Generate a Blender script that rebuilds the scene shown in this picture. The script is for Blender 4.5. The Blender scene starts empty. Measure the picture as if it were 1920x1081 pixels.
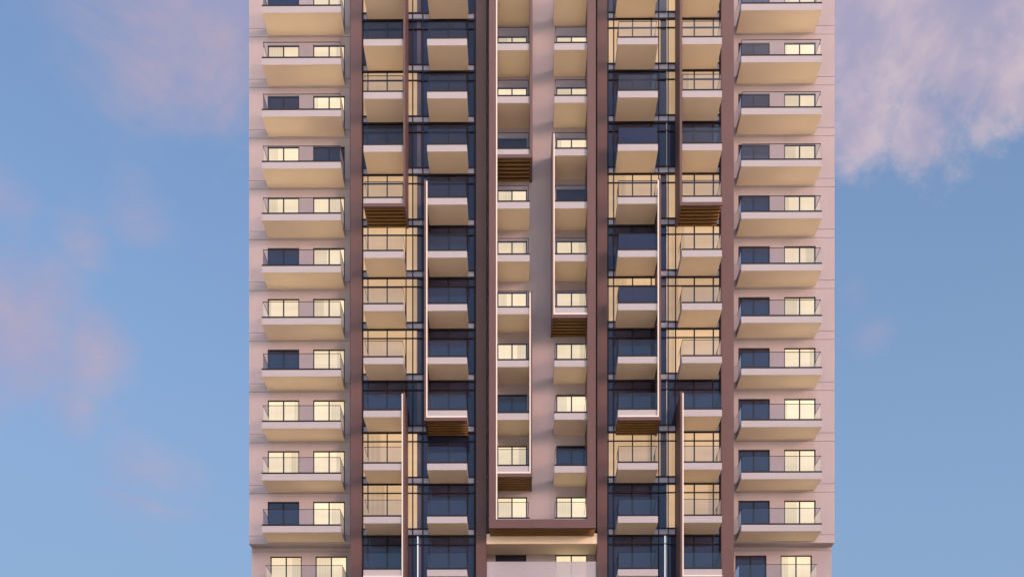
import bpy, math, random
from math import radians as R, sin, cos
random.seed(4)
sc = bpy.context.scene
C = sc.collection

# ---------------------------------------------------------------- camera
F_PX = 1867.0            # focal length in pixels of a 1920 px wide picture (35 mm lens)
DIST = 62.82             # camera to the plane of the side wings (y = 0)
YAW = R(0.31)
CAM_Z = 1.7
HORIZON = 1795.0         # where the horizon would lie, far below the picture (shift lens)
cam_d = bpy.data.cameras.new('camera')
cam = bpy.data.objects.new('camera', cam_d); C.objects.link(cam)
cam.location = (0, -DIST, CAM_Z)
cam.rotation_euler = (R(90), 0, YAW)
cam_d.sensor_width = 36; cam_d.lens = F_PX * 36 / 1920
cam_d.shift_y = (HORIZON - 540.5) / 1920
cam_d.clip_end = 5000
sc.camera = cam

# ---------------------------------------------------------------- light
SUN_EL, SUN_AZ = 11.0, 43.0        # low sun, to the right of the viewer's back (azimuth from -Y towards +X)
sv = (cos(R(SUN_EL)) * sin(R(SUN_AZ)), -cos(R(SUN_EL)) * cos(R(SUN_AZ)), sin(R(SUN_EL)))
sun_d = bpy.data.lights.new('sun', 'SUN'); sun_d.energy = 1.45; sun_d.angle = R(18); sun_d.color = (1.0, 0.59, 0.45)
sun = bpy.data.objects.new('sun', sun_d); C.objects.link(sun)
from mathutils import Vector
sun.rotation_euler = Vector(sv).to_track_quat('Z', 'Y').to_euler()

sc.view_settings.view_transform = 'Standard'; sc.view_settings.look = 'None'
sc.view_settings.gamma = 1; sc.view_settings.exposure = 0.9

world = bpy.data.worlds.new('World'); sc.world = world; world.use_nodes = True
def sky_world():
    nt = world.node_tree; N = nt.nodes; L = nt.links
    N.clear()
    out = N.new('ShaderNodeOutputWorld'); bg = N.new('ShaderNodeBackground'); bg.inputs[1].default_value = 0.15
    sky = N.new('ShaderNodeTexSky'); sky.sky_type = 'NISHITA'; sky.sun_disc = False
    sky.sun_elevation = R(SUN_EL); sky.sun_rotation = R(180 - SUN_AZ)
    sky.air_density = 1.0; sky.dust_density = 1.0; sky.ozone_density = 3.0
    tc = N.new('ShaderNodeTexCoord')
    def dirn(px, py):
        u, v = (px - 960) / F_PX, (HORIZON - py) / F_PX
        return Vector((u, 1, v)).normalized()
    def math_(op, a, b=None, c=None, clamp=False):
        m = N.new('ShaderNodeMath'); m.operation = op; m.use_clamp = clamp
        for i, x in enumerate((a, b, c)):
            if x is None: continue
            if isinstance(x, (int, float)): m.inputs[i].default_value = x
            else: L.new(x, m.inputs[i])
        return m.outputs[0]
    def ramp(x, a, b, fa, fb):
        mr = N.new('ShaderNodeMapRange'); mr.interpolation_type = 'SMOOTHSTEP'; L.new(x, mr.inputs[0])
        for i, v in enumerate((a, b, fa, fb)): mr.inputs[i + 1].default_value = v
        return mr.outputs[0]
    def mixc(f, a, b):
        m = N.new('ShaderNodeMix'); m.data_type = 'RGBA'
        for i, x in ((0, f), (6, a), (7, b)):
            if isinstance(x, (int, float, tuple)): m.inputs[i].default_value = x
            else: L.new(x, m.inputs[i])
        return m.outputs[2]
    nv = N.new('ShaderNodeVectorMath'); nv.operation = 'NORMALIZE'; L.new(tc.outputs['Generated'], nv.inputs[0])
    def noise(scale, detail, rough, dist, squash, rot):
        mp = N.new('ShaderNodeMapping'); mp.inputs['Scale'].default_value = (1, 1, squash); mp.inputs['Rotation'].default_value = (0, R(rot), 0)
        L.new(nv.outputs[0], mp.inputs[0])
        n = N.new('ShaderNodeTexNoise'); n.inputs['Scale'].default_value = scale; n.inputs['Detail'].default_value = detail
        n.inputs['Roughness'].default_value = rough; n.inputs['Distortion'].default_value = dist
        L.new(mp.outputs[0], n.inputs['Vector']); return n.outputs[0]
    tint = N.new('ShaderNodeMix'); tint.data_type = 'RGBA'; tint.blend_type = 'MULTIPLY'; tint.inputs[0].default_value = 1
    L.new(sky.outputs[0], tint.inputs[6]); tint.inputs[7].default_value = SKY_TINT
    # pale haze low in the sky
    sx = N.new('ShaderNodeSeparateXYZ'); L.new(nv.outputs[0], sx.inputs[0])
    col = mixc(ramp(sx.outputs[2], 0.25, 0.72, 0.88, 0.35), tint.outputs[2], HAZE_COL)
    # clouds: noise over the direction of the sky, thick only in a few parts of it
    for lst, amp, lo, hi, mx, (sc_, ro_, sq_, rt_), c0, c1 in CLOUD_LAYERS:
        n1 = noise(sc_, 10, ro_, 0.35, sq_, rt_)
        total = None
        for (px, py, rad, amt) in lst:
            vm = N.new('ShaderNodeVectorMath'); vm.operation = 'DISTANCE'
            L.new(nv.outputs[0], vm.inputs[0]); vm.inputs[1].default_value = dirn(px, py)
            o = ramp(vm.outputs['Value'], 0.0, rad, amt, 0.0)
            total = o if total is None else math_('MAXIMUM', total, o)
        f = ramp(math_('MULTIPLY_ADD', math_('SUBTRACT', n1, 0.5), amp, total), lo, hi, 0.0, mx)
        n2 = noise(sc_ * 1.7, 6, .55, .2, 1.0, 0)
        col = mixc(f, col, mixc(ramp(n2, .35, .65, 0, 1), c0, c1))
    mix = N.new('ShaderNodeMix'); mix.data_type = 'RGBA'; mix.inputs[0].default_value = 0; L.new(col, mix.inputs[6])
    # bright pinkish glow added overhead, out of view, to raise the ambient light
    nv2 = N.new('ShaderNodeVectorMath'); nv2.operation = 'DOT_PRODUCT'; L.new(tc.outputs['Generated'], nv2.inputs[0])
    nv2.inputs[1].default_value = Vector((0.05, -0.21, 0.975)).normalized()
    n4 = N.new('ShaderNodeTexNoise'); n4.inputs['Scale'].default_value = 3.0; n4.inputs['Detail'].default_value = 5; L.new(tc.outputs['Generated'], n4.inputs['Vector'])
    hs = math_('MULTIPLY_ADD', n4.outputs[0], 0.4, -0.2)
    hm = N.new('ShaderNodeMapRange'); hm.interpolation_type = 'SMOOTHSTEP'; L.new(math_('ADD', nv2.outputs['Value'], hs), hm.inputs[0])
    hm.inputs[1].default_value = 0.80; hm.inputs[2].default_value = 1.0; hm.inputs[3].default_value = 0; hm.inputs[4].default_value = 0.95
    mixh = N.new('ShaderNodeMix'); mixh.data_type = 'RGBA'
    L.new(hm.outputs[0], mixh.inputs[0]); L.new(mix.outputs[2], mixh.inputs[6]); mixh.inputs[7].default_value = GLOW_COL
    L.new(mixh.outputs[2], bg.inputs[0]); L.new(bg.outputs[0], out.inputs[0])
SKY_TINT = (0.95, 0.87, 0.93, 1)
HAZE_COL = (0.93, 1.42, 2.14, 1)
GLOW_COL = (25.0, 20.8, 20.4, 1)
CLOUD_LAYERS = [
    # soft veils on the left: (list of px, py, radius, amount), noise weight, from, to, most, (scale, roughness, squash, turn), shaded and lit colour
    ([(330, -20, 0.20, 0.60), (10, 590, 0.11, 0.80), (150, 650, 0.07, 0.6), (0, 380, 0.06, 0.55), (130, 440, .05, .5), (120, 775, 0.05, 0.55), (250, 870, 0.10, 0.42),
      (250, 380, 0.06, .5), (1590, 550, 0.03, .36), (1625, 630, .035, .38)], 1.3, 0.12, 0.95, 0.85, (7, .66, 2.3, -28), (1.45, 1.32, 1.92, 1), (1.95, 1.46, 1.78, 1)),
    # the large cloud on the right
    ([(1690, 30, 0.15, 1.15), (1790, 80, .10, 1.1), (1880, 150, 0.07, 0.95), (1710, 240, 0.055, 1.0), (1615, 220, 0.07, 1.0), (1960, 60, .09, .9)], 2.1, 0.30, 0.95, 0.92, (9, .68, 1.25, -10), (1.45, 1.34, 1.90, 1), (2.4, 1.92, 2.10, 1)),
]
sky_world()

# ---------------------------------------------------------------- measuring helpers
def PX(px, y):
    """world x on the plane y = const that is seen at picture column px"""
    t = (px - 960) / F_PX; D = y + DIST
    return D * (t * cos(YAW) - sin(YAW)) / (cos(YAW) + t * sin(YAW))
FLOOR = 3.2
Z0 = 55.45 + CAM_Z            # top of the balcony slab of storey 0 (the second one in view)
def ZT(n): return Z0 - FLOOR * n
SLAB = 0.40
ROWS = range(-1, 11)

Y_WING, Y_WING_BALC, Y_LOW = 0.0, -1.485, 0.63
Y_GLASS, Y_GLASS_BALC, Y_FIN = -0.97, -2.73, -2.86
Y_CEN, Y_CEN_BALC, Y_CFIN, Y_CFRAME = -0.555, -2.39, -2.50, -2.56
Y_PIL = -1.32
Z_TOP = ZT(-2) + 5.0

# ---------------------------------------------------------------- materials
def mat(name, col, rough=0.8, spec=0.3, var=0.0, vscale=0.6, bump=0.0, bscale=40, streak=0.0, metal=0.0):
    m = bpy.data.materials.new(name); m.use_nodes = True
    nt = m.node_tree; N = nt.nodes; L = nt.links
    b = N['Principled BSDF']
    b.inputs['Base Color'].default_value = (*col, 1); b.inputs['Roughness'].default_value = rough
    b.inputs['Specular IOR Level'].default_value = spec; b.inputs['Metallic'].default_value = metal
    if var or bump or streak:
        tc = N.new('ShaderNodeNewGeometry')
        if var or streak:
            n = N.new('ShaderNodeTexNoise'); n.inputs['Scale'].default_value = vscale; n.inputs['Detail'].default_value = 6
            L.new(tc.outputs['Position'], n.inputs['Vector'])
            mp = N.new('ShaderNodeMapping'); mp.inputs['Scale'].default_value = (5, 5, 0.25); L.new(tc.outputs['Position'], mp.inputs[0])
            n2 = N.new('ShaderNodeTexNoise'); n2.inputs['Scale'].default_value = 1.0; n2.inputs['Detail'].default_value = 3; L.new(mp.outputs[0], n2.inputs['Vector'])
            a = N.new('ShaderNodeMath'); a.operation = 'MULTIPLY_ADD'; L.new(n.outputs[0], a.inputs[0]); a.inputs[1].default_value = 2 * var; a.inputs[2].default_value = 1 - var - streak
            c = N.new('ShaderNodeMath'); c.operation = 'MULTIPLY_ADD'; L.new(n2.outputs[0], c.inputs[0]); c.inputs[1].default_value = 2 * streak; L.new(a.outputs[0], c.inputs[2])
            mx = N.new('ShaderNodeVectorMath'); mx.operation = 'SCALE'; mx.inputs[0].default_value = col; L.new(c.outputs[0], mx.inputs['Scale'])
            L.new(mx.outputs[0], b.inputs['Base Color'])
        if bump:
            n3 = N.new('ShaderNodeTexNoise'); n3.inputs['Scale'].default_value = bscale; n3.inputs['Detail'].default_value = 4
            L.new(tc.outputs['Position'], n3.inputs['Vector'])
            bp = N.new('ShaderNodeBump'); bp.inputs['Strength'].default_value = bump; bp.inputs['Distance'].default_value = 0.02
            L.new(n3.outputs[0], bp.inputs['Height']); L.new(bp.outputs[0], b.inputs['Normal'])
    return m

def mat_pane(name, base, emit=None, strength=0.0, ior=1.75):
    m = mat(name, base, rough=0.03, spec=0.5)
    nt = m.node_tree; N = nt.nodes; L = nt.links; b = N['Principled BSDF']
    b.inputs['IOR'].default_value = ior
    if emit:
        oi = N.new('ShaderNodeObjectInfo')
        geo = N.new('ShaderNodeNewGeometry')
        mp = N.new('ShaderNodeMapping'); mp.inputs['Scale'].default_value = (7, 1, 0.1); L.new(geo.outputs['Position'], mp.inputs[0])
        n = N.new('ShaderNodeTexNoise'); n.inputs['Scale'].default_value = 1.0; n.inputs['Detail'].default_value = 2; L.new(mp.outputs[0], n.inputs['Vector'])
        mp2 = N.new('ShaderNodeMapping'); mp2.inputs['Scale'].default_value = (0.25, 1, 1.2); L.new(geo.outputs['Position'], mp2.inputs[0])
        n2 = N.new('ShaderNodeTexNoise'); n2.inputs['Scale'].default_value = 1.3; n2.inputs['Detail'].default_value = 1; L.new(mp2.outputs[0], n2.inputs['Vector'])
        def mth(op, a, bb, cc=None):
            k = N.new('ShaderNodeMath'); k.operation = op
            for i, x in enumerate((a, bb, cc)):
                if x is None: continue
                if isinstance(x, (int, float)): k.inputs[i].default_value = x
                else: L.new(x, k.inputs[i])
            return k.outputs[0]
        f1 = mth('MULTIPLY_ADD', n.outputs[0], 0.16, 0.92)
        f2 = mth('MULTIPLY_ADD', n2.outputs[0], 0.35, 0.825)
        f3 = mth('MULTIPLY_ADD', oi.outputs['Random'], 0.34, 0.83)
        # a curtain drawn over part of one side, a different width behind every window
        tc = N.new('ShaderNodeTexCoord'); sp = N.new('ShaderNodeSeparateXYZ'); L.new(tc.outputs['Generated'], sp.inputs[0])
        rnd = mth('FRACT', mth('MULTIPLY', oi.outputs['Random'], 7.31), None)
        side = mth('GREATER_THAN', mth('FRACT', mth('MULTIPLY', oi.outputs['Random'], 23.7), None), 0.5)
        xs = mth('ABSOLUTE', mth('SUBTRACT', sp.outputs[0], side), None)
        cur = mth('LESS_THAN', xs, mth('MULTIPLY', rnd, 0.55))
        wv = mth('MULTIPLY_ADD', mth('SINE', mth('MULTIPLY', xs, 70), None), 0.05, 0.22)
        f4 = mth('SUBTRACT', 1.0, mth('MULTIPLY', cur, wv))
        f1 = mth('MULTIPLY', f1, f4)
        s = mth('MULTIPLY', mth('MULTIPLY', f1, f2), mth('MULTIPLY', f3, strength))
        b.inputs['Emission Color'].default_value = (*emit, 1)
        L.new(s, b.inputs['Emission Strength'])
    return m

def mat_glass(name, tint, gloss=1.0, haze=0.0, hazecol=(.7, .72, .75)):
    m = bpy.data.materials.new(name); m.use_nodes = True
    nt = m.node_tree; N = nt.nodes; L = nt.links; N.clear()
    out = N.new('ShaderNodeOutputMaterial')
    tr = N.new('ShaderNodeBsdfTransparent'); tr.inputs[0].default_value = (*tint, 1)
    gl = N.new('ShaderNodeBsdfGlossy'); gl.inputs['Roughness'].default_value = 0.02; gl.inputs[0].default_value = (1, 1, 1, 1)
    fr = N.new('ShaderNodeFresnel'); fr.inputs[0].default_value = 1.5
    geo = N.new('ShaderNodeNewGeometry')
    inv = N.new('ShaderNodeMath'); inv.operation = 'SUBTRACT'; inv.inputs[0].default_value = 1; L.new(geo.outputs['Backfacing'], inv.inputs[1])
    mu = N.new('ShaderNodeMath'); mu.operation = 'MULTIPLY'; L.new(fr.outputs[0], mu.inputs[0]); L.new(inv.outputs[0], mu.inputs[1])
    m2 = N.new('ShaderNodeMath'); m2.operation = 'MULTIPLY'; m2.use_clamp = True; L.new(mu.outputs[0], m2.inputs[0]); m2.inputs[1].default_value = gloss
    base = tr.outputs[0]
    if haze:
        df = N.new('ShaderNodeBsdfDiffuse'); df.inputs[0].default_value = (*hazecol, 1)
        mh = N.new('ShaderNodeMixShader'); mh.inputs[0].default_value = haze; L.new(tr.outputs[0], mh.inputs[1]); L.new(df.outputs[0], mh.inputs[2]); base = mh.outputs[0]
    mx = N.new('ShaderNodeMixShader'); L.new(m2.outputs[0], mx.inputs[0]); L.new(base, mx.inputs[1]); L.new(gl.outputs[0], mx.inputs[2])
    L.new(mx.outputs[0], out.inputs[0])
    return m

def mat_emit(name, col, s):
    m = mat(name, (.3, .29, .28), rough=.5)
    b = m.node_tree.nodes['Principled BSDF']
    b.inputs['Emission Color'].default_value = (*col, 1); b.inputs['Emission Strength'].default_value = s
    return m

M = {}
M['stucco'] = mat('pinkish_stucco', (0.415, 0.385, 0.405), 0.85, 0.2, var=0.09, vscale=0.5, bump=0.15, streak=0.05)
M['stucco_dark'] = mat('joint_stucco', (0.20, 0.18, 0.18), 0.9, 0.2)
M['white'] = mat('white_render', (0.405, 0.415, 0.445), 0.7, 0.3, var=0.03, vscale=1.0, streak=0.03)
M['soffit'] = mat('beige_soffit', (0.87, 0.77, 0.59), 0.75, 0.25, var=0.05, vscale=0.8)
M['bounce_floor'] = mat('pale_bounce_floor', (0.78, 0.68, 0.54), 0.6, 0.3)  # unseen balcony floor, kept pale to bounce warm light onto the soffit above
M['brown'] = mat('brown_cladding', (0.118, 0.070, 0.068), 0.55, 0.4, var=0.10, vscale=0.5, streak=0.06)
M['wood'] = mat('golden_slat', (0.23, 0.13, 0.045), 0.5, 0.4, var=0.15, vscale=3)
M['dark_wood'] = mat('dark_backing', (0.06, 0.035, 0.02), 0.8, 0.2)
M['metal'] = mat('dark_bronze_metal', (0.014, 0.011, 0.015), 0.5, 0.25)
M['spandrel'] = mat('spandrel_panel', (0.44, 0.46, 0.56), 0.25, 0.5)
M['pale_metal'] = mat('pale_mullion', (0.5, 0.5, 0.5), 0.3, 0.5)
M['dark_pane'] = mat_pane('dark_window_glass', (0.020, 0.026, 0.062), ior=1.75)
M['lit_pane'] = mat_pane('lit_window_glass', (0.05, 0.045, 0.04), (1.0, 0.78, 0.50), 0.58, ior=1.6)
M['lit_bay'] = mat_pane('lit_bay_glass', (0.05, 0.045, 0.04), (1.0, 0.65, 0.37), 0.35, ior=1.6)
M['column_sheen_pane'] = mat_pane('column_and_sheen_glass', (0.11, 0.095, 0.12), ior=1.6)  # grey of the inner column; in the left bay it paints a sheen
M['glass'] = mat_glass('clear_railing_glass', (0.93, 0.94, 0.96), 1.7)
M['blue_glass'] = mat_glass('dark_blue_railing_glass', (0.22, 0.25, 0.36), 1.7, haze=.45, hazecol=(.045, .055, .12))
M['frosted'] = mat_glass('frosted_railing_glass', (0.9, 0.9, 0.92), 1.5, haze=0.6, hazecol=(.62, .62, .66))
M['led'] = mat_emit('warm_light_strip', (1.0, 0.80, 0.66), 0.33)
M['tube'] = mat_emit('white_light_tube', (0.85, 0.92, 1.0), 0.42)
M['absorber'] = mat('dark_absorber', (0.06, 0.055, 0.055), 0.8, 0.2, var=0.2, vscale=0.3)  # for the added dark sheet that soaks up ground bounce
M['bounce_sand'] = mat('sandy_bounce_ground', (0.86, 0.70, 0.49), 0.9, 0.1, var=0.15, vscale=0.05)

# ---------------------------------------------------------------- mesh helpers
class MB:
    def __init__(s): s.v = []; s.f = []; s.mi = []
    def box(s, x0, x1, y0, y1, z0, z1, mi=0, bottom=None, skip=''):
        if x1 < x0: x0, x1 = x1, x0
        if y1 < y0: y0, y1 = y1, y0
        if z1 < z0: z0, z1 = z1, z0
        b = len(s.v)
        s.v += [(x0, y0, z0), (x1, y0, z0), (x1, y1, z0), (x0, y1, z0), (x0, y0, z1), (x1, y0, z1), (x1, y1, z1), (x0, y1, z1)]
        fs = dict(d=(0, 3, 2, 1), u=(4, 5, 6, 7), f=(0, 1, 5, 4), r=(1, 2, 6, 5), b=(2, 3, 7, 6), l=(3, 0, 4, 7))
        for k, q in fs.items():
            if k in skip: continue
            s.f.append(tuple(b + i for i in q)); s.mi.append(bottom if (k == 'd' and bottom is not None) else mi)
    def mesh(s, name, mats):
        me = bpy.data.meshes.new(name); me.from_pydata(s.v, [], s.f)
        for m in mats: me.materials.append(m)
        me.polygons.foreach_set('material_index', s.mi); me.update()
        return me
def link(name, data, parent=None, loc=(0, 0, 0), label=None):
    o = bpy.data.objects.new(name, data); C.objects.link(o); o.location = loc
    if parent is not None: o.parent = parent
    if label: o['label'] = label
    return o
def build(mb, name, mats, parent, loc=(0, 0, 0), label=None):
    return link(name, mb.mesh(name, mats), parent, loc, label)

# ---------------------------------------------------------------- ground
g = MB(); g.box(-900, 900, -900, 900, -0.5, 0.0)  # out of view; pale sand colour set to bounce warm light onto soffits
go = build(g, 'ground', [M['bounce_sand']], None); go['kind'] = 'structure'; go['label'] = 'ground around the tower, out of view, pale to bounce warm light up'; go['category'] = 'ground'

g = MB(); g.box(-70, 70, -52, 30, 0.0, 0.02)  # added dark sheet, out of view, dims bounced light on the lower soffits
go = build(g, 'bounce_absorber', [M['absorber']], None); go['kind'] = 'structure'; go['label'] = 'dark sheet added out of view to dim the light bounced to lower soffits'; go['category'] = 'absorber'

# ---------------------------------------------------------------- the tower
tower = link('apartment_tower', None, None, (0, 0, 0))
tower['label'] = 'tall beige and brown apartment tower with stacked balconies and lit windows'
tower['category'] = 'building'

def window(x0, x1, z0, z1, y, lit, n_sash=2, label=None):
    """two-sash window: frame (part) and its pane (sub-part), set in an opening of the wall whose face is at y"""
    w, h = x1 - x0, z1 - z0
    t = 0.065
    key = ('win', round(w, 2), round(h, 2))
    if key not in CACHE:
        f = MB(); f.box(0, w, -0.03, .06, 0, t); f.box(0, w, -0.03, .06, h - t, h)
        f.box(0, t, -.03, .06, t, h - t); f.box(w - t, w, -.03, .06, t, h - t)
        f.box(w / 2 - .04, w / 2 + .04, -.035, .05, t, h - t)
        p = MB(); p.box(t, w - t, .0, .02, t, h - t)
        CACHE[key] = (f.mesh('window', [M['metal']]), {True: p.mesh('pane', [M['lit_pane']]), False: p.mesh('pane', [M['dark_pane']])})
    fm, pm = CACHE[key]
    wo = link('window', fm, tower, (x0, y + .09, z0), 'window with warm light on' if lit else 'dark unlit window')
    link('pane', pm[bool(lit)], wo)
    return wo
CACHE = {}

def balcony(kind, xl, xr, yf, yb, n, glass='glass', front_only=False):
    """slab (part) with glass railing, base channel and top rail (sub-parts); origin at the slab's top, back left"""
    w, d = xr - xl, yb - yf
    key = ('bal', kind)
    if key not in CACHE:
        s = MB(); s.box(0, w, -d, .03, -SLAB, -.004, 0, bottom=1); s.box(.11, w - .11, -d + .11, .02, -.01, .012, 2)
        gl = MB(); e = .05; th = .016; h = 1.02
        gl.box(e, w - e, -d + e, -d + e + th, .05, h)
        gl.box(e, e + th, -d + e + th, -.01, .05, h); gl.box(w - e - th, w - e, -d + e + th, -.01, .05, h)
        ch = MB(); o = .006
        ch.box(-o, w + o, -d - o, -d + .10, .0, .09); ch.box(.035, .085, -d + .10, -.01, .0, .05); ch.box(w - .085, w - .035, -d + .10, -.01, .0, .05)
        tr = MB(); a, b = e - .008, e + th + .008
        tr.box(a, w - a, -d + a, -d + b, h, h + .022); tr.box(a, b, -d + b, -.01, h, h + .022); tr.box(w - b, w - a, -d + b, -.01, h, h + .022)
        CACHE[key] = (s.mesh('balcony', [M['white'], M['soffit'], M['bounce_floor']]), {k: gl.mesh('glass_railing', [M[k]]) for k in ('glass', 'blue_glass')},
                      ch.mesh('base_channel', [M['metal']]), tr.mesh('top_rail', [M['metal']]))
    sm, gm, cm, tm = CACHE[key]
    o = link('balcony', sm, tower, (xl, yb, ZT(n)))
    r = link('glass_railing', gm[glass], o, label='dark blue tinted railing' if glass == 'blue_glass' else None)
    link('base_channel', cm, o); link('top_rail', tm, o)
    return o

# ---- side wings
LEFT_LIT = {-1: (0, 1), 0: (1, 1), 1: (0, 1), 2: (1, 0), 3: (1, 1), 4: (0, 1), 5: (1, 1), 6: (0, 1), 7: (1, 1), 8: (1, 1), 9: (0, 1), 10: (1, 1)}
RIGHT_LIT = {n: (0, 1) for n in ROWS}
WH = 2.14
def wing(px_out0, px_out1, opens_px, balc_px, lits, kind, recess_dx):
    x0, x1 = sorted((PX(px_out0, 0), PX(px_out1, 0)))
    ops = [(PX(a, 0), PX(b, 0)) for a, b in opens_px]
    bx = [PX(p, Y_WING_BALC) for p in balc_px]
    wb = MB(); j = .028; back = .35
    for n in range(-1, 10):
        zt = ZT(n); zup = ZT(n - 1) - .5 - j if n > -1 else Z_TOP
        wb.box(x0, x1, Y_WING, back, zt - .5, zt + .03 - j)                         # slab band
        z1 = zt + .03 + WH
        xs = [x0] + [v for o in ops for v in o] + [x1]
        for i in range(0, len(xs), 2): wb.box(xs[i], xs[i + 1], Y_WING, back, zt + .03, z1)
        wb.box(x0, x1, Y_WING, back, z1, zup)
    wb.box(x0 + .03, x1, .36, .60, ZT(9) - .5, Z_TOP)                               # backing wall
    # joints: a darker strip at the bottom of each groove
    for n in range(-1, 10):
        zt = ZT(n)
        wb.box(x0 + .02, x1, .03, .34, zt + .03 - j, zt + .03, 1)
        if n < 9: wb.box(x0 + .02, x1, .03, .34, zt - .5 - j, zt - .5, 1)
    # set back lower storeys
    zb = ZT(9) - .5
    opl = [(a + recess_dx, b + recess_dx) for a, b in ops]
    zt = ZT(10)
    xs = [x0] + [v for o in opl for v in o] + [x1]
    for i in range(0, len(xs), 2): wb.box(xs[i], xs[i + 1], Y_LOW, 1.0, zt + .03, zt + .03 + WH)
    wb.box(x0, x1, Y_LOW, 1.0, zt + .03 + WH, zb - .25); wb.box(x0, x1, Y_LOW, 1.0, zb - .25 + .02, zb)
    wb.box(x0, x1, Y_LOW, 1.0, 0, zt + .03)
    wb.box(x0 + .03, x1, 1.01, 1.2, 0, zb)
    wb.box(x0, x1, .605, 18, zb, Z_TOP) ; wb.box(x0, x1, 1.205, 18, 0, zb - .01)
    build(wb, 'wing_wall', [M['stucco'], M['stucco_dark']], tower)
    for n in ROWS:
        low = n == 10
        for (a, b), lit in zip(opl if low else ops, lits[n]):
            window(a, b, ZT(n) + .03, ZT(n) + .03 + WH, Y_LOW if low else Y_WING, lit)
        dx, dy = (recess_dx, Y_LOW) if low else (0, 0)
        balcony(kind, bx[0] + dx, bx[1] + dx, Y_WING_BALC + dy, Y_WING + dy, n)
wing(467, 656.3, [(501.7, 561), (587, 646.5)], (491, 639), LEFT_LIT, 'wingl', 0.02)
wing(1376, 1565, [(1384.4, 1443.3), (1470.3, 1529.4)], (1390, 1541), RIGHT_LIT, 'wingr', -0.05)

# ---- brown pilasters
def pilaster(a, b, y=Y_PIL):
    m = MB(); m.box(PX(a, y), PX(b, y), y, 0.9, 0, Z_TOP); build(m, 'pilaster', [M['brown']], tower)
pilaster(657, 678); pilaster(892.5, 912); pilaster(1120, 1138.5); pilaster(1352.5, 1376)

# ---- glazed bays
A_LIT = {-1: 1, 0: 0, 1: 1, 2: 0, 3: 1, 4: 1, 5: 1, 6: 1, 7: 0, 8: 1, 9: 1, 10: 0}
B_LIT = {n: 0 for n in ROWS}
C_LIT = {-1: 0, 0: 1, 1: 0, 2: 0, 3: 1, 4: 0, 5: 1, 6: 0, 7: 0, 8: 1, 9: 0, 10: 0}
D_LIT = {-1: 1, 0: 1, 1: 1, 2: 0, 3: 1, 4: 1, 5: 1, 6: 1, 7: 0, 8: 1, 9: 1, 10: 0}
def bay(px0, px1, mull_px, doors, rooms):
    """rooms: list of (px0, px1, lit dict)"""
    y = Y_GLASS; X = lambda p: PX(p, y)
    x0, x1 = X(px0), X(px1)
    for n in ROWS:
        zt = ZT(n); zc = ZT(n - 1) - SLAB            # floor to soffit
        fr = MB()
        d0, d1 = y - .05, y + .08
        fr.box(x0, x1, d0, d1, zt - .035, zt + .04)                     # sill line at slab top
        fr.box(x0, x1, d0 - .01, d1, zc - .09, zc + .02)                # head, under the slab edge
        zr = zt + 2.22
        fr.box(x0, x1, d0 + .004, d1, zr - .03, zr + .03)               # transom
        for p, wd, pale in mull_px:
            mx = X(p)
            for (za, zb) in ((zt + .04, zr - .03), (zr + .03, zc - .09)):
                fr.box(mx - wd / 2, mx + wd / 2, d0 + .008, d1, za, zb, 1 if pale else 0)
            fr.box(mx - wd / 2, mx + wd / 2, d0 + .008, d1, zc + .02, ZT(n - 1) - .035, 1 if pale else 0)
        g_ = build(fr, 'bay_glazing', [M['metal'], M['pale_metal']], tower)
        sp = MB(); sp.box(x0, x1, y, y + .06, zc + .02, ZT(n - 1) - .035)
        build(sp, 'spandrel', [M['spandrel']], g_)
        for a, b, lit in rooms:
            p = MB(); p.box(X(a), X(b), y + .02, y + .05, zt + .04, zc - .09)
            L_ = 0 if lit == 'col' else lit[n]
            build(p, 'pane', [M['lit_bay'] if L_ else M['column_sheen_pane'] if lit == 'col' and (C_LIT[n] or px0 < 960) else M['dark_pane']], g_, label='pane with warm light behind' if L_ else None)
    m = MB(); m.box(x0, x1, y, 1.0, 0, ZT(10) - .40); m.box(x0, x1, y, 1.0, ZT(-2), Z_TOP)
    m.box(x0 + .01, x1 - .01, y + .12, 1.0, ZT(10) - .40, ZT(-2))
    build(m, 'bay_backing', [M['brown']], tower)
T = .075
bay(678, 893, [(680, .1, 0), (690, .06, 0), (726, .07, 0), (761.4, .06, 0), (774, .07, 0), (793, .07, 0), (805.5, .04, 0), (841.7, .07, 0), (877, .06, 0), (890.5, .12, 0)],
    None, [(678, 782, A_LIT), (782, 789, 'col'), (789, 893, B_LIT)])  # narrow grey strip paints a vertical sheen on the glass
bay(1138, 1353, [(1140, .08, 0), (1150.7, .07, 0), (1186, .07, 0), (1221, .07, 0), (1235, .06, 0), (1249.9, .05, 1), (1252.8, .05, 0), (1266.7, .07, 0), (1301.7, .08, 0), (1337.4, .08, 0), (1350, .12, 0)],
    None, [(1138, 1238.5, C_LIT), (1238.5, 1250, 'col'), (1250, 1353, D_LIT)])
GC = {'a': (681.5, 756.3), 'b': (800.8, 875.5), 'c': (1158.6, 1233.2), 'd': (1278.6, 1352.6)}
gw = PX(756.3, Y_GLASS_BALC) - PX(681.5, Y_GLASS_BALC)
for c, (a, b) in GC.items():
    for n in ROWS:
        x0 = PX(a, Y_GLASS_BALC)
        balcony('bay', x0, x0 + gw, Y_GLASS_BALC, Y_GLASS - .02, n, 'blue_glass' if (c == 'c' and n in (2, 4, 5)) else 'glass')
# light tubes inside the glazing corner of the lowest storey in view
for p in (783.4, 1246.8):
    m = MB(); x = PX(p, Y_GLASS - .08)
    m.box(x - .035, x + .035, Y_GLASS - .13, Y_GLASS - .06, ZT(11), ZT(10) + 2.18); m.box(x - .035, x + .035, Y_GLASS - .13, Y_GLASS - .06, ZT(10) + 2.26, ZT(9) - SLAB - .1)
    build(m, 'light_tube', [M['tube']], tower)

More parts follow.
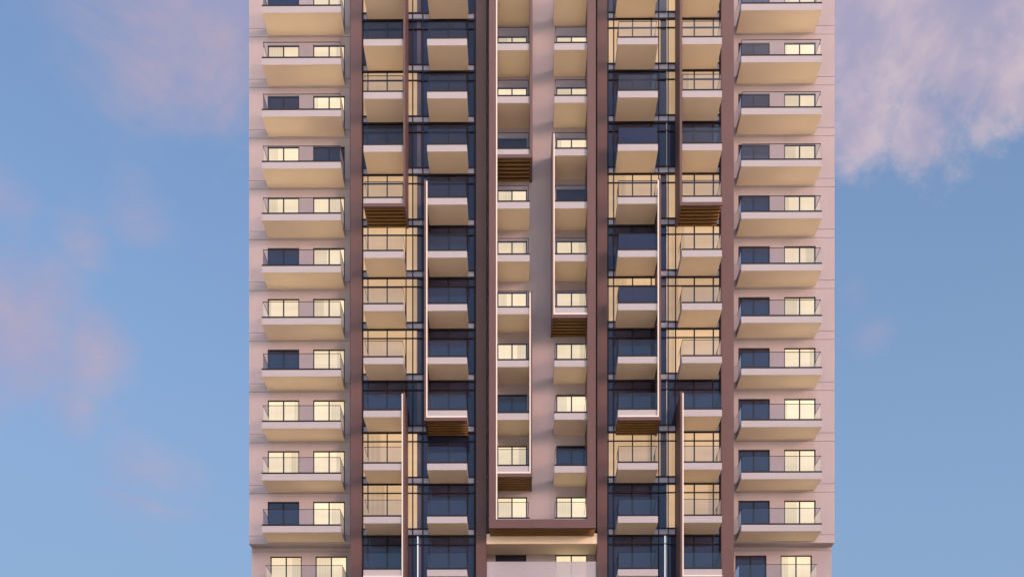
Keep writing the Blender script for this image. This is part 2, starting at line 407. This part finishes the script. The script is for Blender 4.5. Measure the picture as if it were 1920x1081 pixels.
# ---- central wall
def central():
    y = Y_CEN; X = lambda p: PX(p, y)
    x0, x1 = X(912), X(1120)
    ops = [(X(932), X(988)), (X(1043), X(1100.2))]
    wb = MB()
    for n in range(-1, 10):
        zt = ZT(n); z1 = zt + .03 + WH; zup = ZT(n - 1) + .03 if n > -1 else Z_TOP
        xs = [x0] + [v for o in ops for v in o] + [x1]
        for i in range(0, len(xs), 2): wb.box(xs[i], xs[i + 1], y, y + .35, zt + .03, z1)
        wb.box(x0, x1, y, y + .35, z1, zup)
    wb.box(x0, x1, y + .36, 18, ZT(9) - .3, Z_TOP)
    # edge beam below the frame, then the set back storey
    zb1, zb0 = ZT(9) - .42, ZT(9) - 1.06
    wb.box(PX(912, -1.3), PX(1120, -1.3), -1.28, .36, zb0, zb1, 2)  # beam coloured soffit beige, standing in for warm light falling on it
    yl = .48
    opl = [(PX(929, yl), PX(987, yl)), (PX(1041.5, yl), PX(1101, yl))]
    xl, xr = PX(905, yl), PX(1128, yl)
    zt = ZT(10)
    xs = [xl] + [v for o in opl for v in o] + [xr]
    for i in range(0, len(xs), 2): wb.box(xs[i], xs[i + 1], yl, 1.0, zt + .03, zt + .03 + WH)
    wb.box(xl, xr, yl, 1.0, zt + .03 + WH, ZT(9) - .45); wb.box(xl, xr, yl, 1.0, 0, zt + .03); wb.box(xl, xr, 1.01, 18, 0, ZT(9) - .31)
    build(wb, 'central_wall', [M['stucco'], M['stucco'], M['soffit']], tower)
    LL = {-1: 1, 0: 1, 1: 1, 2: 0, 3: 1, 4: 1, 5: 1, 6: 1, 7: 0, 8: 1, 9: 1, 10: 0}
    LR = {-1: 1, 0: 1, 1: 1, 2: 1, 3: 0, 4: 1, 5: 1, 6: 1, 7: 1, 8: 0, 9: 1, 10: 1}
    for n in range(-1, 10):
        for (a, b), lt in zip(ops, (LL, LR)): window(a, b, ZT(n) + .03, ZT(n) + .03 + WH, y, lt[n])
    for (a, b), lt in zip(opl, (LL, LR)): window(a, b, zt + .03, zt + .03 + WH, yl, lt[10])
    yb = Y_CEN_BALC
    xa0, xa1 = PX(932, yb), PX(993, yb); xb0, xb1 = PX(1039.5, yb), PX(1101, yb)
    for n in range(-1, 10):
        for k, a, b in (('cl', xa0, xa1), ('cr', xb0, xb1)): balcony(k, a, b, yb, Y_CEN, n)
    # wide balcony of the set back storey behind frosted glass
    s = MB(); ya = -1.22; wx0, wx1 = PX(912.5, ya), PX(1118.5, ya)
    s.box(wx0, wx1, ya, yl + .03, zt - SLAB, zt, 0, bottom=1)
    o = build(s, 'balcony', [M['white'], M['soffit']], tower, label='wide balcony behind frosted glass')
    s = MB(); s.box(wx0 + .01, wx1 - .01, ya + .03, ya + .05, zt, zt + 1.05)
    build(s, 'glass_railing', [M['frosted']], o)
    s = MB(); s.box(wx0 + .01, wx1 - .01, ya + .025, ya + .055, zt + 1.05, zt + 1.075)
    build(s, 'top_rail', [M['pale_metal']], o)
central()

# ---- brown frames (fin + foot) with slatted soffits and light strips
def louvre(x0, x1, yf, yb, z0, z1, parent):
    m = MB(); m.box(x0, x1, yf, yb, z1 - .02, z1 + .0)
    build(m, 'soffit_board', [M['dark_wood']], parent)
    m = MB(); n = max(3, int(round((yb - yf) / .31))); st = (yb - yf) / n
    for i in range(n):
        ys = yf + st * (i + .45)
        m.box(x0 + .01, x1 - .01, ys, ys + .06, z0 + .005, z0 + .095)
    build(m, 'soffit_slats', [M['wood']], parent)
def frame(x_in, x_far, side, n_bot, y_front, y_back, z_top, led, th=.115):
    """fin outside the balconies' edge x_in (side +1: right, -1: left), foot under slab n_bot running to x_far"""
    zs = ZT(n_bot) - SLAB; foot = .20
    g = .08 if led else 0
    xf0 = x_in + side * g; xf1 = xf0 + side * th
    if led: zs -= .10
    m = MB()
    m.box(xf0, xf1, y_front, y_back, zs - foot, z_top)                         # fin
    m.box(xf0, x_far, y_front, y_front + .12, zs - foot, zs - .002)               # foot beam
    o = build(m, 'brown_frame', [M['brown']], tower)
    louvre(min(xf0, x_far), max(xf0, x_far), y_front + .12, y_back, zs - foot, zs - .01, o)
    if led:
        l = MB()
        l.box(x_in + side * .003, xf0 - side * .002, y_front + .01, y_front + .07, zs + .10, z_top - .08)
        l.box(xf0 - side * .002, x_far, y_front + .01, y_front + .07, zs + .02, zs + .095)
        build(l, 'light_strip', [M['led']], o)
    return o
yb = Y_GLASS_BALC
def gx(c): x = PX(GC[c][0], yb); return x, x + gw
a0, a1 = gx('a'); b0, b1 = gx('b'); c0, c1 = gx('c'); d0, d1 = gx('d')
RT = 1.02
frame(a1 + .01, a0, +1, 3, Y_FIN, Y_GLASS - .055, Z_TOP, False, .12)
frame(d0 - .01, d1, -1, 3, Y_FIN, Y_GLASS - .055, Z_TOP, False, .14)
frame(a1 - .09, a0, +1, 10, Y_FIN, Y_GLASS - .055, ZT(7) + RT, True)
frame(d0 + .09, d1, -1, 10, Y_FIN, Y_GLASS - .055, ZT(7) + RT, True)
frame(b0 + .03, b1, -1, 7, Y_FIN, Y_GLASS - .055, ZT(3) + RT, True)
frame(c1 - .03, c0, +1, 7, Y_FIN, Y_GLASS - .055, ZT(3) + RT, True)
yc = Y_CEN_BALC
l0, l1 = PX(932, yc), PX(993, yc); r0, r1 = PX(1039.5, yc), PX(1101, yc)
frame(l1 + .01, l0, +1, 2, Y_CFIN, Y_CEN, Z_TOP, False, .17)
frame(l1 - .01, l0, +1, 8, Y_CFIN, Y_CEN, ZT(5) + RT - .1, True, .09)
frame(r0 + .02, r1, -1, 5, Y_CFIN, Y_CEN, ZT(2) + RT - .1, True, .10)
# the large frame round the centre
def big_frame():
    y = Y_CFRAME; X = lambda p: PX(p, y)
    zb, zt_ = ZT(9) - .63, ZT(9) - .11
    m = MB()
    m.box(X(917), X(929.5), y, Y_PIL - .003, zt_, Z_TOP); m.box(X(1101.3), X(1117), y, Y_PIL - .003, zt_, Z_TOP)
    m.box(X(917), X(1117), y, y + .14, zb, zt_); m.box(X(917) + .002, X(1117) - .002, y + .14, Y_PIL - .003, zb + .2, zt_)
    # inner returns back to the wall
    m.box(X(925), X(929.5), Y_PIL - .002, Y_CEN, zb + .3, Z_TOP); m.box(X(1101.3), X(1106), Y_PIL - .002, Y_CEN, zb + .3, Z_TOP)
    o = build(m, 'brown_frame', [M['brown']], tower)
    louvre(X(917) + .01, X(1117) - .01, y + .14, -1.29, zb, zb + .195, o)
    l = MB(); l.box(X(930.0), X(932.4), y + .01, y + .07, zt_ + .02, Z_TOP)
    build(l, 'light_strip', [M['led']], o)
big_frame()
